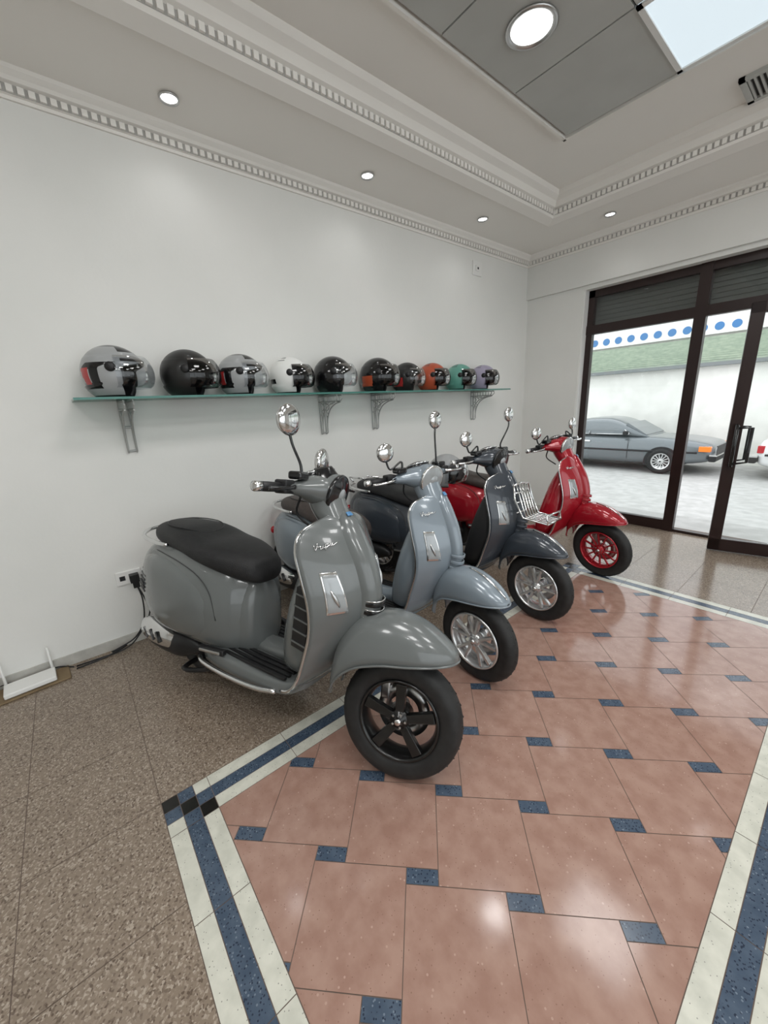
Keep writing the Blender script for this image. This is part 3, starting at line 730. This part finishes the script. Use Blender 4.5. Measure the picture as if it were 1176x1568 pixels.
    if frack:
        bb=B()
        def t(p,r=.006,sm=0):
            v,f=tube(p,r,8,sm); bb.add(v,f)
        def rp(y,z,dx=0): return (1.25-.25*(z-.69)+dx,y,z+.02)
        t([rp(-.13,.89),rp(-.15,.80),rp(-.14,.69,.03),rp(-.13,.67,.18),rp(.13,.67,.18),rp(.14,.69,.03),rp(.15,.80),rp(.13,.89),rp(0,.90),rp(-.13,.89)],.007)
        for z in (.72,.78,.84): t([rp(-.148,z),rp(.148,z)],.005)
        for y in (-.09,-.045,0,.045,.09): t([rp(y,.89),rp(y,.69,.03),rp(y,.67,.18)],.005)
        t([rp(-.13,.67,.18),rp(-.13,.72,.18),rp(.13,.72,.18),rp(.13,.67,.18)],.006)
        t([rp(0,.78),(1.15,0,.78)],.008)
        bb.obj('front_rack',M['chrome'],e,True)
    if rrack:
        bb=B()
        def t(p,r=.006,sm=0):
            v,f=tube(p,r,8,sm); bb.add(v,f)
        t([(-.30,-.08,.80),(-.34,-.09,.83),(-.34,-.10,.99),(-.34,.10,.99),(-.34,.09,.83),(-.30,.08,.80)],.007)
        for z in (.88,.94): t([(-.34,-.097,z),(-.34,.097,z)],.005)
        for y in (-.05,0,.05): t([(-.34,y,.83),(-.34,y,.99)],.004)
        t([(-.16,-.10,.84),(-.34,-.10,.84),(-.34,.10,.84),(-.16,.10,.84)],.007)
        bb.obj('rear_rack',M['chrome'],e,True)
    return e
p1=pmat('paint_cement_grey',(.130,.140,.139),.24,.0,.45); p2=pmat('paint_light_blue_grey',(.21,.25,.285),.25,.1,.5)
p3=pmat('paint_dark_slate',(.040,.048,.06),.25,.1,.5); p4=pmat('paint_red',(.33,.008,.018),.18,.1,.6); rr4=pmat('rim_red',(.38,.01,.02),.25,.3,.4)
brn=M['seatbrown']
scooter((-.945,.775,0),18,7,15,1.03,p1,M['seat'],M['rimblack'],'five',mirbig=1.15,rs=.125,mirr=((1.32,-.17,.92),(1.19,.10,.92)))
scooter((-1.075,1.43,0),10,6,-12,.975,p2,brn,M['alu'],'ten',big=False,mirr=((1.22,-.22,.93),(1.37,.16,.93)))
scooter((-1.16,2.18,0),10,6,-12,.975,p3,M['seat'],M['alu'],'ten',inner=M['black'],big=False,mirr=((1.22,-.24,.95),(1.36,.2,.97)),frack=True,rrack=True)
scooter((-1.15,3.12,0),14,6,-22,.975,p4,brn,rr4,'many',big=False,mirr=((1.20,-.24,.93),(1.22,.2,.97)))
helmet((-1.93,2.17,.81),20,(hg,hg,hg),0,'visor',1.0,name='open_face_helmet')
# ---------------------------------------------------------------- exterior
SZg=-.55
M['road']=noisy('pale_asphalt',(.40,.40,.385),(.49,.49,.475),6,.9,.3,80)
b=B(); b.box(-30,20,DY+.9,60,SZg-.1,SZg); b.obj('street_ground',M['road'])
b=B(); b.box(-6,6,DY+.28,DY+.9,-.6,-.03); b.obj('entrance_step_ground',M['road'])
M['extw']=noisy('exterior_stucco',(.80,.80,.75),(.88,.88,.83),3,.9,.3,25)
M['green']=noisy('green_roof_tiles',(.27,.33,.26),(.36,.42,.33),6,.8)
M['coping']=pmat('grey_coping',(.20,.22,.22),.7)
b=B(); WY=13.6
b.box(-30,20,WY,WY+.3,SZg,2.0,0); b.box(-30,20,WY-.25,WY+.35,2.0,2.09,1)
for k in range(14):
    y0=WY-.2+k*.26; z0=2.09+k*.07
    b.box(-30,20,y0,y0+.29,z0,z0+.05,2)
b.box(-30,20,WY+3.4,WY+3.6,2.7,5.0,0)
b.obj('street_building_wall',[M['extw'],M['coping'],M['green']])
b=B(); b.box(-20,16,WY+3.2,WY+3.3,3.12,3.9,0)
for k in range(84):
    x=-19.8+k*.42
    n0=len(b.v); pts=[(x+.125*math.cos(a),WY+3.19,3.34+.125*math.sin(a)) for a in [2*math.pi*i/16 for i in range(16)]]
    b.v+=pts; b.f.append(list(range(n0,n0+16))); b.m.append(1)
b.obj('street_awning_banner',[M['router'],pmat('banner_blue',(.06,.19,.42),.6)])
def car(name,loc,paint,rot=0):
    e=empty(name,loc); e.rotation_euler=(0,0,rot)
    loftx('body',[(-2.35,.40,.70,.55,.0),(-2.28,.30,.84,.76,.03),(-2.0,.24,.90,.84,.06),(-1.3,.20,.92,.87,.08),(-.5,.19,.92,.88,.08),(.5,.19,.91,.88,.08),(1.1,.20,.90,.87,.08),(1.8,.24,.85,.85,.08),(2.2,.30,.78,.80,.06),(2.34,.36,.72,.72,.03),(2.38,.42,.66,.62,0)],paint,e,44,5.5,44)
    gp=[(-1.55,.86,.90,.66,.05),(-1.2,.86,1.12,.72,.15),(-.75,.86,1.31,.74,.25),(-.3,.86,1.36,.75,.27),(.1,.86,1.34,.75,.27),(.45,.86,1.22,.74,.24),(.85,.86,1.0,.72,.1),(1.05,.86,.89,.68,.05)]
    loftx('roof',gp,paint,e,30,6,40)
    for sg in (-1,1):
        for (P) in ([(-1.12,.94),(-.85,1.16),(-.60,1.26),(-.38,1.27),(-.38,.94)],[(-.32,.94),(-.32,1.275),(.08,1.255),(.32,1.18),(.62,.96),(.62,.94)]):
            bb=B(); pts=[]
            for (x,z) in P: pts.append((x,sg*(.775-.22*max(0,(z-.92))/.42*.8),z))
            bb.quad(pts if sg<0 else pts[::-1]); o=bb.obj('side_window',M['cglass'],e); m=o.modifiers.new('s','SOLIDIFY'); m.thickness=.02; m.offset=0
            v,f=tube(pts,.012,6,0,True); mesh('window_trim',v,f,M['chrome'],e)
        tubeo('side_moulding',[(-2.2,sg*.85,.55),(-1,sg*.89,.55),(1,sg*.89,.55),(2.1,sg*.83,.55)],.022,M['black'],e,6,20)
        for x in (-1.37,1.42):
            ang=[math.pi*k/16 for k in range(17)]
            bb=B(); bb.quad([(x+.37*math.cos(a),sg*.885,.30+.37*math.sin(a)) for a in ang]+[(x-.37,sg*.885,.2),(x+.37,sg*.885,.2)]); bb.obj('wheel_arch',M['black'],e)
            lathe('tyre',[(.19,.09*sg),(.22,.11*sg),(.28,.11*sg),(.31,.08*sg),(.315,0),(.30,-.08*sg)],M['rubber'],e,c=(x,sg*.80,.315),n=36)
            lathe('rim',[(.02,.10*sg),(.06,.09*sg),(.07,.06*sg),(.16,.06*sg),(.19,.10*sg),(.20,.10*sg)],M['alu'],e,c=(x,sg*.81,.315),n=36)
            bb=B()
            for k in range(14):
                T=Matrix.Translation((x,sg*.895,.315))@Matrix.Rotation(2*math.pi*k/14,4,'Y'); bb.box(.04,.18,-.01,.012,-.01,.01,0,T)
            bb.obj('rim_spokes',M['alu'],e)
        bb=B(); bb.box(.52,.62,sg*.80,sg*.93,.93,1.03); bevel(bb.obj('side_mirror',M['black'],e),.02)
        bb=B(); bb.box(2.12,2.34,sg*.70,sg*.835,.58,.70); bevel(bb.obj('front_indicator',M['orange'],e),.01)
        lathe('headlamp',[(.001,.03),(.06,.02),(.075,0)],M['lens'],e,c=(2.36,sg*.5,.60),axis='x',n=20)
        bb=B(); bb.box(-2.34,-2.22,sg*.5,sg*.79,.58,.74); bevel(bb.obj('tail_lamp',M['redlens'],e),.01)
        tubeo('door_seam',[(.66,sg*.889,.35),(.66,sg*.885,.86)],.005,M['dark'],e,5); tubeo('door_seam',[(-.5,sg*.889,.35),(-.52,sg*.885,.86)],.005,M['dark'],e,5)
        bb=B(); bb.box(-.45,-.28,sg*.87,sg*.90,.74,.775); bb.obj('door_handle',M['chrome'],e)
    bb=B(); bb.quad([(.50,-.62,1.20),(.98,-.68,.91),(.98,.68,.91),(.50,.62,1.20)]); bb.quad([(-.95,-.6,1.235),(-.95,.6,1.235),(-1.5,.64,.95),(-1.5,-.64,.95)])
    o=bb.obj('screens',M['cglass'],e); m=o.modifiers.new('s','SOLIDIFY'); m.thickness=.06; m.offset=0
    for x in (2.40,-2.38):
        bb=B(); bb.box(x-.08,x+.06,-.84,.84,.36,.50); bevel(bb.obj('bumper',M['black'],e),.03,3); bb=B(); bb.box(x-.07,x+.07,-.83,.83,.49,.52); bb.obj('bumper_trim',M['chrome'],e)
    bb=B(); bb.box(2.3,2.385,-.4,.4,.52,.68); bb.obj('grille',M['black'],e)
    return e
M['cglass']=pmat('car_glass',(.12,.14,.15),.08,0,.3)
cp=pmat('car_silver_grey',(.15,.17,.18),.25,.4,.5); cw=pmat('car_white',(.75,.76,.76),.25,0,.5)
car('parked_car',(-4.42,12.1,SZg),cp,0)
car('parked_car',(1.0,12.3,SZg),cw,0)
# ---------------------------------------------------------------- light
w=bpy.data.worlds.new('w'); scene.world=w; w.use_nodes=True
bg=w.node_tree.nodes['Background']; bg.inputs[0].default_value=(.94,.965,1,1); bg.inputs[1].default_value=2.25
scene.view_settings.view_transform='Standard'
scene.view_settings.exposure=0
